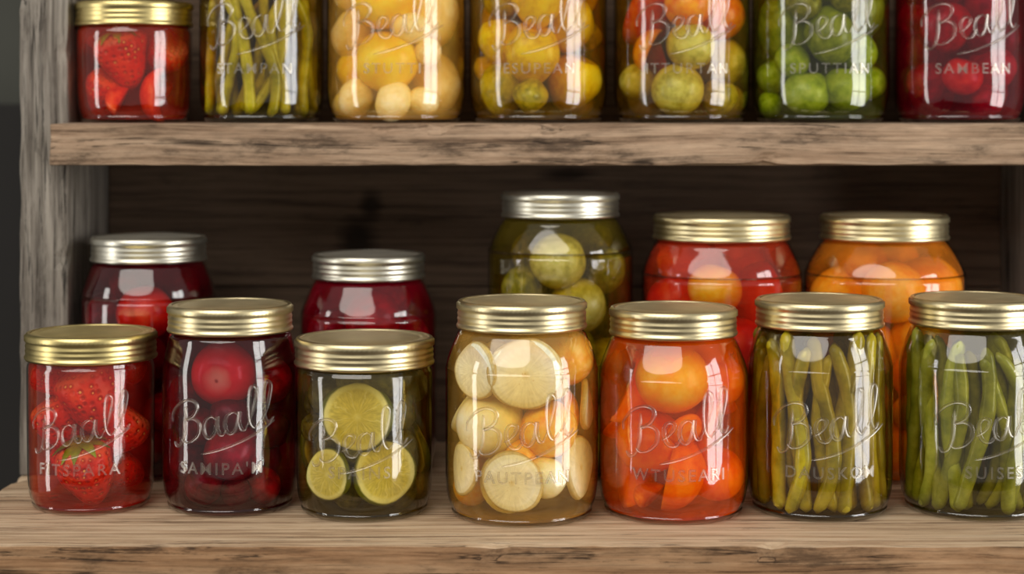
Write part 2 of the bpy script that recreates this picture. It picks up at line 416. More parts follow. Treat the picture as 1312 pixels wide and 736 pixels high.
def K(mesh, mat, name, cat, label): return dict(mesh=mesh, mat=mat, name=name, cat=cat, label=label)
KIND = {
 'strawberry': K('berry', M_berry, 'strawberry', 'strawberry', 'whole red strawberry packed in syrup inside a glass jar'),
 'beet': K('beet', produce('beet_skin', srgb(116, 4, 24), srgb(164, 8, 34), srgb(198, 20, 46)), 'beet', 'beet', 'small round crimson beet pickled in dark red brine'),
 'beet_root': K('beet', produce('rooted_beet_skin', srgb(214, 12, 28), srgb(234, 28, 40), srgb(242, 54, 58), pole=srgb(255, 230, 180), rough=0.2, var=0.1), 'beet', 'beet', 'bright red beet with a pale cut root end'),
 'beet_dark': K('beet', produce('dark_beet_skin', srgb(58, 2, 14), srgb(92, 3, 22), srgb(120, 6, 32)), 'beet', 'beet', 'dark purple-red beet submerged in deep red brine'),
 'red_tomato': K('tomato', produce('red_tomato_skin', srgb(200, 30, 12), srgb(232, 52, 26), srgb(242, 92, 50)), 'tomato', 'tomato', 'glossy red tomato preserved in a glass jar'),
 'orange_tomato': K('tomato', produce('orange_tomato_skin', srgb(236, 104, 4), srgb(250, 142, 10), srgb(255, 172, 20)), 'tomato', 'tomato', 'round bright orange tomato preserved in orange liquid'),
 'amber_tomato': K('tomato', produce('amber_tomato_skin', srgb(255, 196, 8), srgb(255, 222, 30), srgb(255, 236, 90), var=0.1), 'tomato', 'tomato', 'round amber-yellow tomato preserved in orange liquid'),
 'orange_wedge': K('wedge', produce('orange_flesh', srgb(238, 116, 8), srgb(252, 156, 24), srgb(255, 188, 60)), 'tomato_wedge', 'tomato wedge', 'cut orange tomato wedge with exposed flesh in liquid'),
 'red_wedge': K('wedge', produce('red_flesh', srgb(210, 40, 14), srgb(240, 76, 34), srgb(248, 120, 68)), 'tomato_wedge', 'tomato wedge', 'cut red tomato wedge packed in a glass jar'),
 'peach': K('round', produce('peach_skin', srgb(242, 156, 40), srgb(253, 190, 74), srgb(255, 212, 120)), 'peach', 'peach', 'peeled orange peach half in golden syrup'),
 'onion': K('round', ONION, 'pearl_onion', 'onion', 'whole peeled white pearl onion in pale golden brine'),
 'onion_wedge': K('wedge', ONION, 'turnip_wedge', 'vegetable wedge', 'cut cream-white turnip wedge in pale golden brine'),
 'onion_slice': K('disc', slice_mat('white_slice', srgb(204, 176, 104), srgb(248, 242, 212), srgb(255, 252, 238), srgb(236, 216, 160), rings=0.2, sss=0.15), 'turnip_slice', 'vegetable slice', 'round cream-white turnip slice pressed against the glass'),
 'lime_slice': K('disc', slice_mat('yellow_green_slice', srgb(96, 96, 10), srgb(248, 236, 160), srgb(240, 222, 118), srgb(250, 238, 166), segs=9, seg_col=srgb(252, 240, 170), vein=0.7, sss=0.1), 'citrus_slice', 'citrus slice', 'round pale yellow-green lime slice with visible segments in brine'),
 'yellow_fruit': K('round', produce('yellow_skin', srgb(254, 204, 10), srgb(255, 224, 24), srgb(255, 236, 70), var=0.15), 'plum', 'plum', 'bright yellow plum preserved in light syrup'),
 'pale_fruit': K('long', produce('pale_skin', srgb(236, 212, 160), srgb(250, 234, 190), srgb(254, 244, 214), var=0.2), 'pear', 'pear', 'pale cream peeled pear in light syrup'),
 'yellow_pepper': K('pepper', produce('yellow_pepper_skin', srgb(216, 168, 10), srgb(246, 206, 16), srgb(250, 218, 50)), 'yellow_pepper', 'pepper', 'small yellow pepper pickled in olive-gold brine'),
 'olive_pepper': K('pepper', produce('olive_pepper_skin', srgb(134, 126, 16), srgb(182, 168, 24), srgb(208, 192, 50)), 'green_pepper', 'pepper', 'small olive-green pepper pickled in brine'),
 'olive': K('round', produce('olive_skin', srgb(158, 148, 44), srgb(198, 188, 84), srgb(216, 206, 114)), 'green_olive', 'olive', 'large pale green olive in a jar of mixed pickles'),
 'green_tomato': K('tomato', produce('green_tomato_skin', srgb(128, 150, 26), srgb(166, 186, 50), srgb(190, 204, 88)), 'green_tomato', 'tomato', 'round bright green tomato pickled in brine'),
 'gherkin': K('long', produce('gherkin_skin', srgb(92, 92, 16), srgb(130, 126, 30), srgb(160, 152, 56), bump=0.3, scale=3), 'gherkin', 'pickle', 'bumpy olive-green gherkin submerged in brine'),
 'gherkin_green': K('long', produce('green_gherkin_skin', srgb(94, 106, 18), srgb(128, 138, 32), srgb(158, 164, 56), bump=0.2, scale=2), 'gherkin', 'pickle', 'smooth green gherkin submerged in brine'),
 'gherkin_dark': K('long', produce('dark_gherkin_skin', srgb(66, 62, 14), srgb(94, 86, 22), srgb(114, 104, 34), bump=0.3, scale=3), 'gherkin', 'pickle', 'dark olive gherkin piece behind the citrus slices'),
 'green_round': K('round', produce('pale_green_skin', srgb(180, 168, 70), srgb(214, 202, 104), srgb(232, 220, 140), scale=3), 'green_plum', 'plum', 'round pale green plum with brown specks in brine'),
 'bean_olive': K(None, produce('olive_bean_skin', srgb(126, 114, 14), srgb(166, 150, 26), srgb(194, 176, 54), scale=60, bump=0.0, var=0.8, rough=0.22), 'green_bean', 'green bean', 'long olive-yellow pickled green bean standing in a jar'),
 'bean_green': K(None, produce('green_bean_skin', srgb(112, 116, 30), srgb(148, 150, 50), srgb(178, 178, 78), scale=60, bump=0.0, var=0.8, rough=0.22), 'green_bean', 'green bean', 'long olive-green pickled bean standing in a jar'),
 'bean_yellow': K(None, produce('yellow_bean_skin', srgb(140, 134, 14), srgb(186, 176, 24), srgb(212, 200, 56), scale=60, bump=0.0, var=0.8, rough=0.22), 'wax_bean', 'wax bean', 'long yellow-green wax bean leaning in a jar'),
}
BEANS = [bean_mesh('bean_%d' % i, i) for i in range(6)]
mesh_variants = {}
def get_mesh(kind, idx):
    k = KIND[kind]
    idx = idx % (6 if k['mesh'] is None else 3)
    key = (kind, idx)
    if key not in mesh_variants:
        src = BEANS[idx] if k['mesh'] is None else ME[k['mesh']][idx]
        me = src.copy(); me.name = k['name']
        me.materials.clear(); me.materials.append(k['mat'])
        mesh_variants[key] = me
    return mesh_variants[key]

# ------------------------------------------------------------------ lettering
SCRIPT = {
 'B': [[(12, 50), (8, 34), (3, 14), (-4, 0), (-12, -3), (-16, 4)],
       [(-15, 32), (-13, 43), (0, 54), (15, 58), (26, 54), (28, 45), (21, 35), (9, 31), (20, 31), (27, 23), (24, 9), (14, 1), (3, 0), (-2, 6)]],
 'e': [[(30, 11), (38, 14), (46, 21), (48, 28), (42, 31), (36, 25), (34, 13), (37, 3), (44, 0), (50, 5), (54, 11)]],
 'a': [[(70, 23), (65, 29), (57, 26), (52, 16), (52, 5), (57, 0), (64, 6), (69, 18), (72, 28), (69, 14), (70, 3), (74, 1), (78, 7)]],
 'l': [[(78, 7), (87, 20), (96, 40), (99, 52), (95, 58), (90, 51), (85, 30), (83, 10), (87, 0), (95, 6)]],
}
def script_strokes(word):
    out = []
    seq = {'Beall': [('B', 0), ('e', 0), ('a', 0), ('l', 0), ('l', 20)],
           'Baall': [('B', 0), ('a', -20), ('a', 7), ('l', 7), ('l', 27)]}[word]
    for ch, dx in seq:
        for st in SCRIPT[ch]:
            out.append([(x+dx, y*0.88) for x, y in st])
    out.append([(22, -17), (48, -16), (84, -10), (122, 1)])
    return out

def lettering_mesh(word, small, R, zlogo, zsmall, scale=0.00056):
    verts, faces = [], []
    ca, sa = math.cos(math.radians(12)), math.sin(math.radians(12))
    def wrap(x, y, h, zc):
        a = x/R
        return ((R+h)*math.sin(a), -(R+h)*math.cos(a), zc+y)
    for si, st in enumerate(script_strokes(word)):
        pts = catmull(st, 7)
        n = len(pts)
        b = len(verts)
        for k, (px, py) in enumerate(pts):
            q0 = pts[max(0, k-1)]; q1 = pts[min(n-1, k+1)]
            tx, ty = q1[0]-q0[0], q1[1]-q0[1]
            L = math.hypot(tx, ty) or 1
            nx, ny = -ty/L, tx/L
            t = k/(n-1)
            w = 2.35*(0.35+0.65*min(1, 6*t, 6*(1-t)))*(0.75+0.45*abs(ty/L))
            for (o, h) in ((-1, -0.0002), (-0.62, 0.0007), (0, 0.00045), (0.62, 0.0007), (1, -0.0002)):
                X = px+nx*w*o-54; Y = py+ny*w*o-21
                Xr = (X*ca-Y*sa)*scale; Yr = (X*sa+Y*ca)*scale
                verts.append(wrap(Xr, Yr, h+0.0002, zlogo))
        for k in range(n-1):
            for j in range(4):
                q = b+k*5+j
                faces.append((q, q+5, q+6, q+1))
    if small:
        cu = bpy.data.curves.new('tmp_text', 'FONT')
        cu.body = small; cu.size = 0.0108; cu.align_x = 'CENTER'; cu.align_y = 'CENTER'
        cu.extrude = 0.0004; cu.space_character = 1.28; cu.resolution_u = 3; cu.offset = 0.00008
        tob = bpy.data.objects.new('tmp_text', cu); COL.objects.link(tob)
        dg = bpy.context.evaluated_depsgraph_get(); dg.update()
        tm = bpy.data.meshes.new_from_object(tob.evaluated_get(dg))
        b = len(verts)
        for v in tm.vertices:
            verts.append(wrap(v.co.x, v.co.y, 0.0003+(0.0007 if v.co.z > 0 else -0.0004), zsmall))
        for p in tm.polygons:
            faces.append(tuple(b+i for i in p.vertices))
        bpy.data.objects.remove(tob); bpy.data.curves.remove(cu); bpy.data.meshes.remove(tm)
    me = bpy.data.meshes.new('lettering')
    me.from_pydata(verts, [], faces); me.validate(); me.update()
    return me

# ------------------------------------------------------------------ jar
BAND = 0.0178
def body_profile(R, Rn, h, straight):
    zt = h-BAND*0.8
    zb = h-BAND
    heel = [(0.0005, 0.002), (R*0.55, 0.0018), (R*0.74, 0.0008), (R*0.82, 0.0), (R*0.875, 0.0008), (R*0.915, 0.0026), (R*0.925, 0.0042), (R*0.915, 0.0056), (R*0.945, 0.0080), (R*0.972, 0.0125)]
    if straight:
        return heel + [(R*0.985, 0.02), (R*0.992, 0.035), (R, zb-0.02), (R, zb-0.006), (R*0.985, zb-0.003), (Rn*0.95, zb+0.001), (Rn*0.93, zt)]
    sl = min(0.030, 0.30*zb)
    zs = zb-sl
    P = heel + [(R*0.99, 0.019), (R, 0.028), (R, zs*0.6), (R, zs)]
    for t in (0.15, 0.3, 0.45, 0.6, 0.72, 0.82, 0.9):
        s = t*t*(3-2*t)
        P.append((R+(Rn*0.97-R)*(0.65*t*t+0.35*s), zs+sl*t))
    P += [(Rn*0.955, zb-0.001), (Rn*0.94, zt)]
    return P

def prof_r(P, z):
    best = P[-1][0]
    for (r0, z0), (r1, z1) in zip(P[4:], P[5:]):
        if z0 <= z <= z1 and z1 > z0:
            return r0+(r1-r0)*(z-z0)/(z1-z0)
    return P[4][0] if z < 0.004 else best

def band_mesh(Rl, h):
    z0 = h-BAND
    prof = [(Rl*0.955, z0+0.001), (Rl*0.985, z0-0.0002), (Rl*0.998, z0+0.0008), (Rl*0.998, z0+0.0018), (Rl*0.986, z0+0.0027), (Rl*0.979, z0+0.0034),
            (Rl*0.978, z0+0.0046), (Rl*0.985, z0+0.0055), (Rl*0.985, z0+0.0062), (Rl*0.977, z0+0.0072), (Rl*0.977, z0+0.0080), (Rl*0.984, z0+0.0089),
            (Rl*0.984, z0+0.0096), (Rl*0.976, z0+0.0106), (Rl*0.976, z0+0.0122), (Rl*0.978, z0+0.0128), (Rl*0.978, z0+0.0160), (Rl*0.976, z0+0.0166), (Rl*0.970, h-0.0004),
            (Rl*0.957, h), (Rl*0.915, h), (Rl*0.905, h-0.0004), (Rl*0.900, h-0.0016), (Rl*0.93, h-0.0018), (Rl*0.935, z0+0.001)]
    seg = 180
    def mod(r, z, a, j, i):
        if j in (15, 16): r += 0.0009*(1 if (i % 2) else -0.2)
        return r, z
    return lathe('screw_band', prof, seg, mod, closed=True)

def lid_mesh(Rl, h):
    z = h-0.0004
    prof = [(Rl*0.925, z-0.0014), (Rl*0.925, z-0.0004), (Rl*0.90, z-0.0002), (Rl*0.86, z), (Rl*0.82, z), (Rl*0.80, z-0.0004), (Rl*0.77, z-0.0004), (Rl*0.74, z+0.0002), (Rl*0.4, z+0.0006), (Rl*0.01, z+0.0008)]
    return lathe('lid', prof, 96, caps=True)

def place_item(kind, wx, wy, wz, r, rot, idx, label=None):
    k = KIND[kind]
    ob = bpy.data.objects.new(k['name'], get_mesh(kind, idx))
    COL.objects.link(ob)
    ob.location = (wx, wy, wz)
    ob.rotation_euler = rot
    s = r
    if k['mesh'] in ('berry', 'long', 'pepper'): s = r*0.92
    ob.scale = (s, s, s)
    ob['label'] = label or k['label']; ob['category'] = k['cat']
    return ob

def lookrot(d, roll=0.0):
    q = Vector(d).to_track_quat('Z', 'Y')
    return (q.to_matrix() @ Matrix.Rotation(roll, 3, 'Z')).to_euler()

def build_jar(J):
    px, D, z0 = J['px'], J['D'], J.get('z0', 0.0)
    R = J['w']/2/FPX*D; Rl = J['lw']/2/FPX*D; h = J['h']
    if J['group'] == GF: D -= 0.006
    X = (px-656)/FPX*D
    straight = J.get('straight', False)
    root = bpy.data.objects.new('mason_jar', None); COL.objects.link(root)
    root.empty_display_size = 0.02
    root.location = (X, D, z0)
    root['label'] = J['label']; root['category'] = 'jar'; root['group'] = J['group']
    P = body_profile(R, Rl*0.97, h, straight)
    Pd = catmull(P, 3)
    Pd = [(max(0.0004, r), max(0.0, z)) for r, z in Pd]
    new_obj('glass_body', lathe('glass_body', Pd, 96, caps=False), M_glass, root)
    new_obj('screw_band', band_mesh(Rl, h), J['metal'], root)
    new_obj('lid', lid_mesh(Rl, h), LIDM[J['metal'].name], root)
    if J.get('word'):
        lb = new_obj('embossed_lettering', lettering_mesh(J['word'], J['small'], R, J['zl'], J['zs'], J.get('ls', 0.00056)), M_letter, root)
        lb['label'] = 'raised glass script lettering'
    zb = h-BAND
    zs = zb-(0.006 if straight else min(0.030, 0.30*zb))
    zfill = zb+0.0015
    bp = [(0.0005, 0.0024), (R*0.80, 0.0024), (R*0.87, 0.0036)]
    zz = 0.0065
    while zz < zb-0.001:
        bp.append((prof_r(P, zz)*0.974, zz)); zz += 0.004
    bp.append((Rl*0.90, zfill)); bp.append((0.0005, zfill))
    new_obj('brine', lathe('brine', bp, 64, caps=False), brine_mat(*J['brine'], zb), root)
    rs = random.Random(J['seed'])
    placed = []
    Rc = R*0.955
    idx = 0
    for it in J.get('items', []):
        kind, u, z, r = it[:4]
        mode = KIND[kind]['mesh']
        if mode == 'disc':
            dist = math.sqrt(max(0.0, Rc*Rc-(r*1.03)**2))-r*0.13
            a = math.asin(max(-0.99, min(0.99, u*R/dist)))
            if len(it) > 4: a = it[4]
            if len(it) > 5: dist -= it[5]
            cx, cy = dist*math.sin(a), -dist*math.cos(a)
            d = (math.sin(a)+rs.uniform(-.08, .08), -math.cos(a), rs.uniform(-0.10, 0.16))
            rot = lookrot(d, rs.uniform(0, 6))
            placed.append((cx*1.12, cy*1.12, z, r*0.95))
        else:
            dist = Rc-r*1.0
            a = math.asin(max(-0.99, min(0.99, u*R/dist)))
            cx, cy = dist*math.sin(a), -dist*math.cos(a)
            if len(it) > 4: rot = lookrot(it[4], rs.uniform(0, 6))
            else: rot = Euler((rs.uniform(-.5, .5), rs.uniform(-.5, .5), rs.uniform(0, 6)))
            placed.append((cx, cy, z, r))
        ob = place_item(kind, X+cx, D+cy, z0+z, r, rot, idx)
        if kind == 'strawberry' and len(it) > 5:
            c = bpy.data.objects.new('calyx', CALYX); COL.objects.link(c); c.parent = ob
            c['label'] = 'green leafy calyx'
        idx += 1
    if J.get('fill'):
        kinds, count, rmin, rmax = J['fill']
        made = 0
        for step in range(6):
            r = rmax+(rmin-rmax)*step/5
            for _ in range(1800):
                if made >= count: break
                z = rs.uniform(0.004+r*0.95, min(zs+0.022, zfill-0.001)-r*0.6)
                rc = min(Rc, prof_r(P, min(zb-0.001, z+r*0.6))*0.95)-r
                if rc < 0: continue
                a = rs.uniform(0, 2*math.pi)
                rho = rc*math.sqrt(rs.uniform(0.45, 1.0))
                x, y = rho*math.cos(a), rho*math.sin(a)
                if y > R*0.35: continue
                if any((x-q[0])**2+(y-q[1])**2+(z-q[2])**2 < ((r+q[3])*0.82)**2 for q in placed): continue
                kind = rs.choice(kinds)
                if KIND[kind]['mesh'] == 'disc': rot = lookrot((x+rs.uniform(-.02, .02), y-0.01, rs.uniform(-.03, .03)), rs.uniform(0, 6))
                else: rot = Euler((rs.uniform(0, 3), rs.uniform(0, 3), rs.uniform(0, 6)))
                placed.append((x, y, z, r))
                place_item(kind, X+x, D+y, z0+z, r, rot, made)
                made += 1
    if J.get('beans'):
        kind, n, tilt, sc = J['beans']
        L = 0.088*sc
        for ring, cnt, rad in ((0, n, Rc-0.0056), (1, int(n*0.66), Rc-0.0140), (2, 7, Rc*0.40)):
            for i in range(cnt):
                a = 2*math.pi*(i+rs.uniform(-.35, .35))/cnt
                if math.sin(a) > 0.6: continue
                rd = rad-rs.uniform(0, 0.003)
                x, y = rd*math.cos(a), rd*math.sin(a)
                s = sc*rs.uniform(0.86, 1.04)
                lean = rs.gauss(0, tilt)
                z = 0.004+0.088*s/2*abs(math.cos(lean))+(rs.uniform(0, 0.006) if ring else rs.uniform(0, 0.003))
                rad_v = Vector((x, y, 0)).normalized(); tan = Vector((-rad_v.y, rad_v.x, 0))
                up = (Vector((0, 0, 1))*math.cos(lean)+tan*math.sin(lean)).normalized()
                flip = 1 if rs.random() < .5 else -1
                xx = tan*flip; xx = (xx-up*xx.dot(up)).normalized(); yy = up.cross(xx)
                m = Matrix((xx, yy, up)).transposed()
                k = 1.0
                off = abs(math.sin(lean))*L/2
                rr = math.hypot(rd, off)
                if rr > Rc-0.005: k = (math.sqrt(max(0.0001, (Rc-0.005)**2-off**2)))/rd
                place_item(kind, X+x*k, D+y*k, z0+z, s, m.to_euler(), rs.randrange(6))
    return root

GF, GU, GB = 'canning jars standing along the lower board', 'canning jars on the upper shelf', 'taller jars behind the first row'
jars = [
 dict(px=117, D=1.275, w=160, lw=167, h=0.1177, straight=True, metal=M_gold, word='Baall', small='FITSPARA', zl=0.060, zs=0.031, ls=0.00051, seed=1, group=GF,
      label='short straight glass jar of strawberries in red syrup, gold lid',
      brine=((0.95, 0.66, 0.55), srgb(196, 40, 22), 0.18),
      items=[('strawberry', 0.10, 0.074, 0.026, (-0.35, -0.1, 0.9)), ('strawberry', 0.02, 0.026, 0.024, (-0.15, -0.30, 0.95), 1), ('strawberry', 0.70, 0.050, 0.020, (.6, 0.2, .8)),
             ('strawberry', -0.62, 0.056, 0.022, (-.4, -.1, .7)), ('strawberry', -0.68, 0.086, 0.016, (-.8, .3, .4))],
      fill=(['strawberry'], 8, 0.013, 0.019)),
 dict(px=295, D=1.2725, w=171, lw=160, h=0.1366, metal=M_champ, word='Baall', small="SAMIPA'M", zl=0.066, zs=0.033, ls=0.00053, seed=2, group=GF,
      label='glass jar of small beets in dark crimson brine, pale gold lid',
      brine=((0.80, 0.18, 0.27), srgb(84, 1, 16), 0.28),
      items=[('beet_root', -0.02, 0.092, 0.022, (-0.12, -1, -0.12)), ('beet', 0.60, 0.085, 0.017), ('beet', 0.12, 0.040, 0.020), ('beet_dark', -0.6, 0.075, 0.019), ('beet_dark', 0.1, 0.066, 0.014)],
      fill=(['beet', 'beet_dark', 'beet_dark', 'beet_dark'], 22, 0.011, 0.019)),
 dict(px=467, D=1.258, w=174, lw=179, h=0.116, straight=True, metal=M_champ, word='Beall', small='SPAINS', zl=0.056, zs=0.033, ls=0.00053, seed=3, group=GF,
      label='short wide glass jar of lime slices in olive brine, pale lid',
      brine=((0.87, 0.79, 0.44), srgb(96, 80, 18), 0.16),
      items=[('lime_slice', -0.06, 0.068, 0.0235, -0.05, -0.0005), ('lime_slice', -0.45, 0.030, 0.0175), ('lime_slice', 0.40, 0.031, 0.0215, 0.47, 0.001),
             ('lime_slice', 0, 0.040, 0.018, 1.9), ('lime_slice', 0, 0.04, 0.018, -2.0), ('lime_slice', 0, 0.06, 0.02, 3.0)],
      fill=(['gherkin_dark'], 18, 0.009, 0.015)),
 dict(px=668.5, D=1.247, w=194, lw=167, h=0.1418, metal=M_champ, word='Beall', small='PAUTPEAN', zl=0.065, zs=0.033, seed=4, group=GF,
      label='glass jar of white turnip slices and onions in pale golden brine',
      brine=((0.97, 0.88, 0.58), srgb(232, 184, 90), 0.14),
      items=[('onion_slice', 0.04, 0.098, 0.0240), ('onion_slice', -0.12, 0.029, 0.0200), ('onion_slice', 0.72, 0.034, 0.021), ('onion_slice', 0.84, 0.074, 0.017), ('peach', 0.34, 0.060, 0.019), ('orange_wedge', 0.50, 0.062, 0.022, (0.3, -.3, .9)),
             ('peach', 0.70, 0.104, 0.019), ('onion_slice', -0.58, 0.099, 0.019), ('onion', -0.40, 0.062, 0.023), ('onion_slice', -0.74, 0.034, 0.017), ('onion', 0.3, 0.030, 0.014), ('onion_wedge', -0.84, 0.068, 0.018)],
      fill=(['onion', 'onion_wedge', 'onion_slice', 'peach'], 22, 0.011, 0.018)),
 dict(px=862.5, D=1.254, w=190, lw=164, h=0.1364, metal=M_champ, word='Beall', small='WTUSEARI', zl=0.065, zs=0.033, seed=5, group=GF,
      label='glass jar of orange tomatoes in amber-orange liquid, pale gold lid',
      brine=((0.99, 0.75, 0.32), srgb(236, 98, 4), 0.32),
      items=[('amber_tomato', -0.05, 0.092, 0.0245), ('orange_tomato', 0.64, 0.088, 0.019), ('orange_wedge', 0.1, 0.032, 0.024), ('orange_wedge', -0.64, 0.080, 0.020),
             ('orange_wedge', 0.45, 0.057, 0.022), ('orange_tomato', -0.35, 0.050, 0.022), ('orange_tomato', 0.65, 0.026, 0.019), ('orange_wedge', -0.58, 0.024, 0.019)],
      fill=(['orange_tomato', 'orange_wedge'], 20, 0.011, 0.018)),
 dict(px=1050, D=1.261, w=184, lw=164, h=0.1414, metal=M_champ, word='Beall', small='DAUSKOM', zl=0.066, zs=0.033, seed=6, group=GF,
      label='glass jar of olive pickled beans in amber-brown brine, pale gold lid',
      brine=((0.82, 0.68, 0.28), srgb(92, 70, 8), 0.14), beans=('bean_olive', 28, 0.06, 1.30)),
 dict(px=1250, D=1.264, w=192, lw=168, h=0.142, metal=M_champ, word='Beall', small='SUISES', zl=0.066, zs=0.033, seed=7, group=GF,
      label='glass jar of olive-green pickled beans in pale brine, pale gold lid',
      brine=((0.83, 0.77, 0.38), srgb(98, 88, 20), 0.14), beans=('bean_green', 28, 0.12, 1.28)),
]
ZU = 0.2579
up = dict(D=1.392, z0=ZU, group=GU)
jars += [
 dict(up, px=172, w=147, lw=150, h=0.089, straight=True, metal=M_gold, seed=11, label='small glass jar of strawberries in red syrup, gold lid, on shelf',
      brine=((0.96, 0.68, 0.54), srgb(206, 54, 30), 0.18),
      items=[('strawberry', -0.1, 0.048, 0.023, (-.2, -.25, .9), 1), ('strawberry', -0.5, 0.022, 0.019, (.3, -.4, .8)), ('strawberry', 0.6, 0.05, 0.019, (.5, -.4, .5)), ('red_wedge', 0.4, 0.020, 0.018)],
      fill=(['strawberry', 'red_wedge'], 8, 0.011, 0.017)),
 dict(up, px=335.5, w=159, lw=140, h=0.150, metal=M_champ, word='Beall', small='STAMPAN', zl=0.074, zs=0.039, seed=12, label='tall glass jar of yellow-green wax beans in dark olive brine',
      brine=((0.78, 0.67, 0.26), srgb(84, 74, 12), 0.12), beans=('bean_yellow', 20, 0.28, 1.15)),
 dict(up, px=508, w=178, lw=150, h=0.150, metal=M_champ, word='Beall', small='STUTTI', zl=0.074, zs=0.039, seed=13, label='tall glass jar of yellow plums and pale pears in syrup',
      brine=((0.98, 0.89, 0.62), srgb(238, 190, 92), 0.24),
      items=[('yellow_fruit', -0.1, 0.045, 0.0235), ('pale_fruit', -0.55, 0.018, 0.014), ('pale_fruit', 0.0, 0.016, 0.014), ('pale_fruit', 0.55, 0.03, 0.021), ('yellow_fruit', -0.15, 0.092, 0.025), ('pale_fruit', 0.5, 0.08, 0.024), ('pale_fruit', -0.65, 0.066, 0.018)],
      fill=(['pale_fruit', 'pale_fruit', 'pale_fruit', 'yellow_fruit'], 20, 0.011, 0.019)),
 dict(up, px=689.5, w=177, lw=150, h=0.150, metal=M_champ, word='Beall', small='ESUPEAN', zl=0.074, zs=0.039, seed=14, label='tall glass jar of yellow peppers in olive-gold brine',
      brine=((0.92, 0.80, 0.32), srgb(146, 108, 10), 0.18),
      items=[('yellow_pepper', -0.1, 0.050, 0.023), ('yellow_pepper', 0.5, 0.03, 0.021), ('olive_pepper', -0.5, 0.025, 0.019), ('yellow_pepper', -0.55, 0.06, 0.017), ('yellow_pepper', 0.45, 0.072, 0.020), ('yellow_pepper', 0, 0.092, 0.022)],
      fill=(['yellow_pepper', 'olive_pepper'], 20, 0.011, 0.018)),
 dict(up, px=873, w=174, lw=150, h=0.150, metal=M_champ, word='Beall', small='ITTURTAN', zl=0.074, zs=0.039, seed=15, label='tall glass jar of green olives below orange tomato pieces',
      brine=((0.93, 0.81, 0.42), srgb(130, 98, 26), 0.16),
      items=[('olive', -0.1, 0.024, 0.0195), ('olive', 0.08, 0.056, 0.018), ('olive', 0.58, 0.045, 0.019), ('olive', -0.65, 0.03, 0.014), ('olive_pepper', 0.5, 0.018, 0.014), ('red_wedge', -0.45, 0.082, 0.026),
             ('orange_tomato', 0.05, 0.086, 0.018), ('orange_tomato', 0.5, 0.08, 0.021), ('orange_wedge', -0.55, 0.055, 0.015)],
      fill=(['orange_wedge', 'olive', 'red_wedge'], 16, 0.011, 0.018)),
 dict(up, px=1050.5, w=175, lw=150, h=0.150, metal=M_champ, word='Beall', small='SPUTTIAN', zl=0.074, zs=0.039, seed=16, label='tall glass jar of green tomatoes and gherkins in brine',
      brine=((0.86, 0.86, 0.40), srgb(90, 98, 16), 0.16),
      items=[('green_tomato', -0.28, 0.022, 0.018), ('green_tomato', 0.28, 0.025, 0.018), ('green_tomato', 0.7, 0.03, 0.014), ('gherkin_green', -0.5, 0.07, 0.024), ('gherkin_green', 0.05, 0.064, 0.020), ('green_tomato', -0.7, 0.035, 0.014), ('gherkin_green', 0.5, 0.082, 0.022)],
      fill=(['green_tomato', 'gherkin_green', 'gherkin'], 20, 0.010, 0.018)),
 dict(up, px=1229, w=166, lw=142, h=0.150, metal=M_champ, word='Beall', small='SAMBEAN', zl=0.074, zs=0.039, seed=17, label='tall glass jar of red beets in vivid crimson brine',
      brine=((0.88, 0.22, 0.34), srgb(146, 1, 34), 0.32),
      items=[('red_tomato', -0.1, 0.034, 0.015), ('beet', 0.4, 0.04, 0.018), ('beet', -0.55, 0.03, 0.016), ('beet', -0.3, 0.07, 0.02)],
      fill=(['beet', 'beet_dark'], 18, 0.011, 0.018)),
]
bk = dict(D=1.386, group=GB)
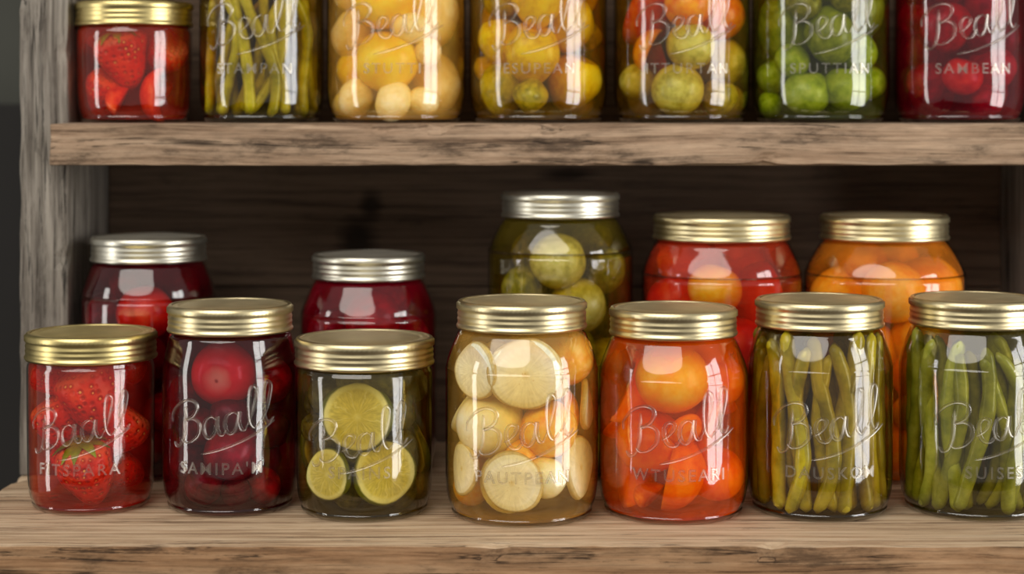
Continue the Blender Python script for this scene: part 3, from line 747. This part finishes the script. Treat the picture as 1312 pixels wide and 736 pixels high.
jars += [
 dict(bk, px=190.5, w=171, lw=148, h=0.174, metal=M_silver, seed=21, label='tall glass jar of beets in crimson brine with silver lid',
      brine=((0.82, 0.20, 0.30), srgb(96, 1, 18), 0.26),
      items=[('red_tomato', 0.05, 0.120, 0.021), ('beet_dark', -0.5, 0.115, 0.020), ('beet', 0.6, 0.105, 0.016)],
      fill=(['beet', 'beet_dark', 'beet_dark'], 18, 0.012, 0.019)),
 dict(bk, px=472.5, w=174, lw=145, h=0.161, metal=M_silver, seed=22, label='tall glass jar of cut beets in crimson brine with silver lid',
      brine=((0.86, 0.24, 0.34), srgb(146, 1, 30), 0.30),
      items=[('beet', 0.1, 0.115, 0.021), ('beet', 0.55, 0.10, 0.018), ('beet_dark', -0.5, 0.105, 0.019)],
      fill=(['beet', 'beet_dark'], 18, 0.012, 0.019)),
 dict(bk, px=718, w=186, lw=152, h=0.2065, metal=M_silver, seed=23, label='tallest glass jar of green plums and gherkins, silver lid',
      brine=((0.90, 0.82, 0.38), srgb(116, 102, 26), 0.16),
      items=[('green_round', -0.05, 0.158, 0.0205), ('green_round', 0.22, 0.125, 0.021), ('gherkin', -0.5, 0.135, 0.018), ('gherkin', 0.6, 0.150, 0.016)],
      fill=(['gherkin', 'green_round', 'gherkin'], 22, 0.010, 0.018)),
 dict(bk, px=924.5, w=205, lw=177, h=0.190, metal=M_champ, seed=24, label='wide glass jar of red and orange tomatoes, champagne lid',
      brine=((0.975, 0.68, 0.50), srgb(222, 74, 42), 0.32),
      items=[('amber_tomato', -0.15, 0.138, 0.020), ('red_wedge', 0.45, 0.128, 0.028), ('red_tomato', -0.6, 0.125, 0.022), ('red_tomato', 0.1, 0.095, 0.024)],
      fill=(['red_tomato', 'red_wedge', 'orange_tomato'], 18, 0.013, 0.021)),
 dict(bk, px=1133, w=204, lw=164, h=0.190, metal=M_champ, seed=25, label='wide glass jar of orange peach halves in syrup, champagne lid',
      brine=((0.98, 0.82, 0.44), srgb(242, 154, 44), 0.28),
      items=[('peach', 0.0, 0.136, 0.023), ('peach', 0.55, 0.135, 0.025), ('peach', -0.6, 0.130, 0.023), ('peach', 0.35, 0.10, 0.022), ('orange_tomato', 0.3, 0.075, 0.02), ('peach', 0.5, 0.04, 0.022)],
      fill=(['peach', 'peach', 'orange_tomato'], 18, 0.013, 0.021)),
]
for J in jars: build_jar(J)

# ------------------------------------------------------------------ shelf unit
def plank(name, x0, x1, y0, y1, z0, z1, mat, parent, step=0.010, rough_amp=0.0012, seed=0, label=None):
    bm = bmesh.new()
    nx = max(1, int((x1-x0)/step)); ny = max(1, int((y1-y0)/step)); nz = max(1, int((z1-z0)/step))
    nx, ny, nz = min(nx, 120), min(ny, 36), min(nz, 120)
    vs = {}
    def V(i, j, k):
        if (i, j, k) not in vs:
            vs[(i, j, k)] = bm.verts.new((x0+(x1-x0)*i/nx, y0+(y1-y0)*j/ny, z0+(z1-z0)*k/nz))
        return vs[(i, j, k)]
    for i in range(nx):
        for j in range(ny):
            bm.faces.new((V(i, j, 0), V(i, j+1, 0), V(i+1, j+1, 0), V(i+1, j, 0)))
            bm.faces.new((V(i, j, nz), V(i+1, j, nz), V(i+1, j+1, nz), V(i, j+1, nz)))
    for i in range(nx):
        for k in range(nz):
            bm.faces.new((V(i, 0, k), V(i+1, 0, k), V(i+1, 0, k+1), V(i, 0, k+1)))
            bm.faces.new((V(i, ny, k), V(i, ny, k+1), V(i+1, ny, k+1), V(i+1, ny, k)))
    for j in range(ny):
        for k in range(nz):
            bm.faces.new((V(0, j, k), V(0, j, k+1), V(0, j+1, k+1), V(0, j+1, k)))
            bm.faces.new((V(nx, j, k), V(nx, j+1, k), V(nx, j+1, k+1), V(nx, j, k+1)))
    bmesh.ops.recalc_face_normals(bm, faces=bm.faces)
    edges = [e for e in bm.edges if len(e.link_faces) == 2 and e.calc_face_angle() > 1.0]
    ev = set(v for e in edges for v in e.verts)
    c = ((x0+x1)/2, (y0+y1)/2, (z0+z1)/2)
    for v in ev:
        n1 = abs(noise.noise(Vector((v.co.x*22+seed, v.co.y*22, v.co.z*22))))
        n2 = max(0, noise.noise(Vector((v.co.x*60+seed*2, v.co.y*60, v.co.z*60)))-0.35)
        a = rough_amp*(n1*1.8+n2*5)
        on = [abs(v.co.x-x0) < 1e-6 or abs(v.co.x-x1) < 1e-6, abs(v.co.y-y0) < 1e-6 or abs(v.co.y-y1) < 1e-6, abs(v.co.z-z0) < 1e-6 or abs(v.co.z-z1) < 1e-6]
        for d in range(3):
            if on[d]: v.co[d] += a if v.co[d] < c[d] else -a
    bmesh.ops.bevel(bm, geom=edges, offset=0.0014, segments=2, affect='EDGES', profile=0.6)
    me = bpy.data.meshes.new(name)
    bm.to_mesh(me); bm.free()
    ob = new_obj(name, me, mat, parent)
    if label: ob['label'] = label
    return ob

unit = bpy.data.objects.new('shelf_unit', None); COL.objects.link(unit)
unit['label'] = 'rustic weathered wooden shelf unit with dark back boards holding canning jars'
unit['category'] = 'shelf'
plank('shelf_board', -0.360, 0.45, 1.150, 1.505, -0.045, 0.0, W_top, unit, seed=1, label='thick pale worn bottom board')
plank('shelf_board', -0.3315, 0.40, 1.340, 1.503, ZU-0.0305, ZU, W_shelf, unit, seed=5, label='aged brown upper board')
plank('side_panel', -0.360, -0.324, 1.368, 1.52, 0.0, 0.75, W_post, unit, seed=9)
plank('side_panel', 0.393, 0.429, 1.368, 1.52, 0.0, 0.75, W_post, unit, seed=13)
plank('shelf_board', -0.3315, 0.40, 1.340, 1.503, 0.62, 0.65, W_shelf, unit, seed=25)
plank('side_panel', -0.34, -0.30, 1.20, 1.50, -0.9, -0.045, W_post, unit, seed=19, step=.03)
plank('side_panel', 0.39, 0.43, 1.20, 1.50, -0.9, -0.045, W_post, unit, seed=23, step=.03)
zz = 0.0
k = 0
for hh in (0.125, 0.132, 0.14, 0.128, 0.125):
    plank('back_board', -0.324, 0.393, 1.503, 1.517, zz+0.0002, zz+hh-0.0002, W_back, unit, seed=31+k, step=0.02, rough_amp=0.0004)
    zz += hh; k += 1

# room
def box(name, x0, x1, y0, y1, z0, z1, mat):
    v = [(x0, y0, z0), (x1, y0, z0), (x1, y1, z0), (x0, y1, z0), (x0, y0, z1), (x1, y0, z1), (x1, y1, z1), (x0, y1, z1)]
    f = [(0, 3, 2, 1), (4, 5, 6, 7), (0, 1, 5, 4), (1, 2, 6, 5), (2, 3, 7, 6), (3, 0, 4, 7)]
    ob = new_obj(name, mk_mesh(name, v, f, smooth=False), mat)
    ob['kind'] = 'structure'
    return ob
box('wall_back', -3, 3, 1.85, 1.95, -0.9, 2.2, plain('grey_green_plaster', srgb(66, 67, 60)))
box('trim_1', -3, 3, 1.80, 1.85, -0.9, 0.272, plain('dark_wainscot', srgb(20, 17, 14)))
box('floor', -3, 3, -2.5, 1.95, -0.98, -0.9, plain('dark_floor', srgb(60, 48, 38)))

# ------------------------------------------------------------------ lights
def area(name, loc, target, sx, sy, power, col, shape='RECTANGLE'):
    l = bpy.data.lights.new(name, 'AREA'); l.shape = shape; l.size = sx; l.size_y = sy; l.energy = power; l.color = col
    o = bpy.data.objects.new(name, l); COL.objects.link(o); o.location = loc
    o.rotation_euler = (Vector(target)-Vector(loc)).to_track_quat('-Z', 'Y').to_euler()
    return o
area('key_light', (-0.7, -0.35, 1.50), (0.0, 1.35, 0.12), 2.6, 1.5, 38, (1.0, 0.95, 0.87), 'ELLIPSE')
wt = Vector((0.0, 1.27, 0.2))
az = math.radians(63)
wc = wt+Vector((math.sin(az), -math.cos(az), 0))*2.6
dirw = (wt-wc).normalized(); side = Vector((-dirw.y, dirw.x, 0))
for ci in range(2):
    for ri in range(3):
        p = wc+side*((ci-0.5)*0.60)+Vector((0, 0, (ri-0.75)*0.66))
        area('window_light', p, p+dirw, 0.54, 0.60, 9.0, (1.0, 0.98, 0.95))
lc = Vector((-1.9, 0.70, 0.15))
area('side_light', lc, (0, 1.3, 0.15), 0.26, 1.4, 8, (1.0, 0.97, 0.92))

w = bpy.data.worlds.new('World'); scene.world = w; w.use_nodes = True
w.node_tree.nodes['Background'].inputs[0].default_value = (1.0, 0.95, 0.88, 1)
w.node_tree.nodes['Background'].inputs[1].default_value = 0.34

# ------------------------------------------------------------------ camera
cam = bpy.data.cameras.new('Camera'); co = bpy.data.objects.new('Camera', cam); COL.objects.link(co)
co.location = (0, 0, H); co.rotation_euler = (math.pi/2, 0, 0)
cam.sensor_width = 36; cam.lens = FPX/1312*36
cam.shift_y = -233/1312
cam.dof.use_dof = True; cam.dof.focus_distance = 1.22; cam.dof.aperture_fstop = 4.5
scene.camera = co
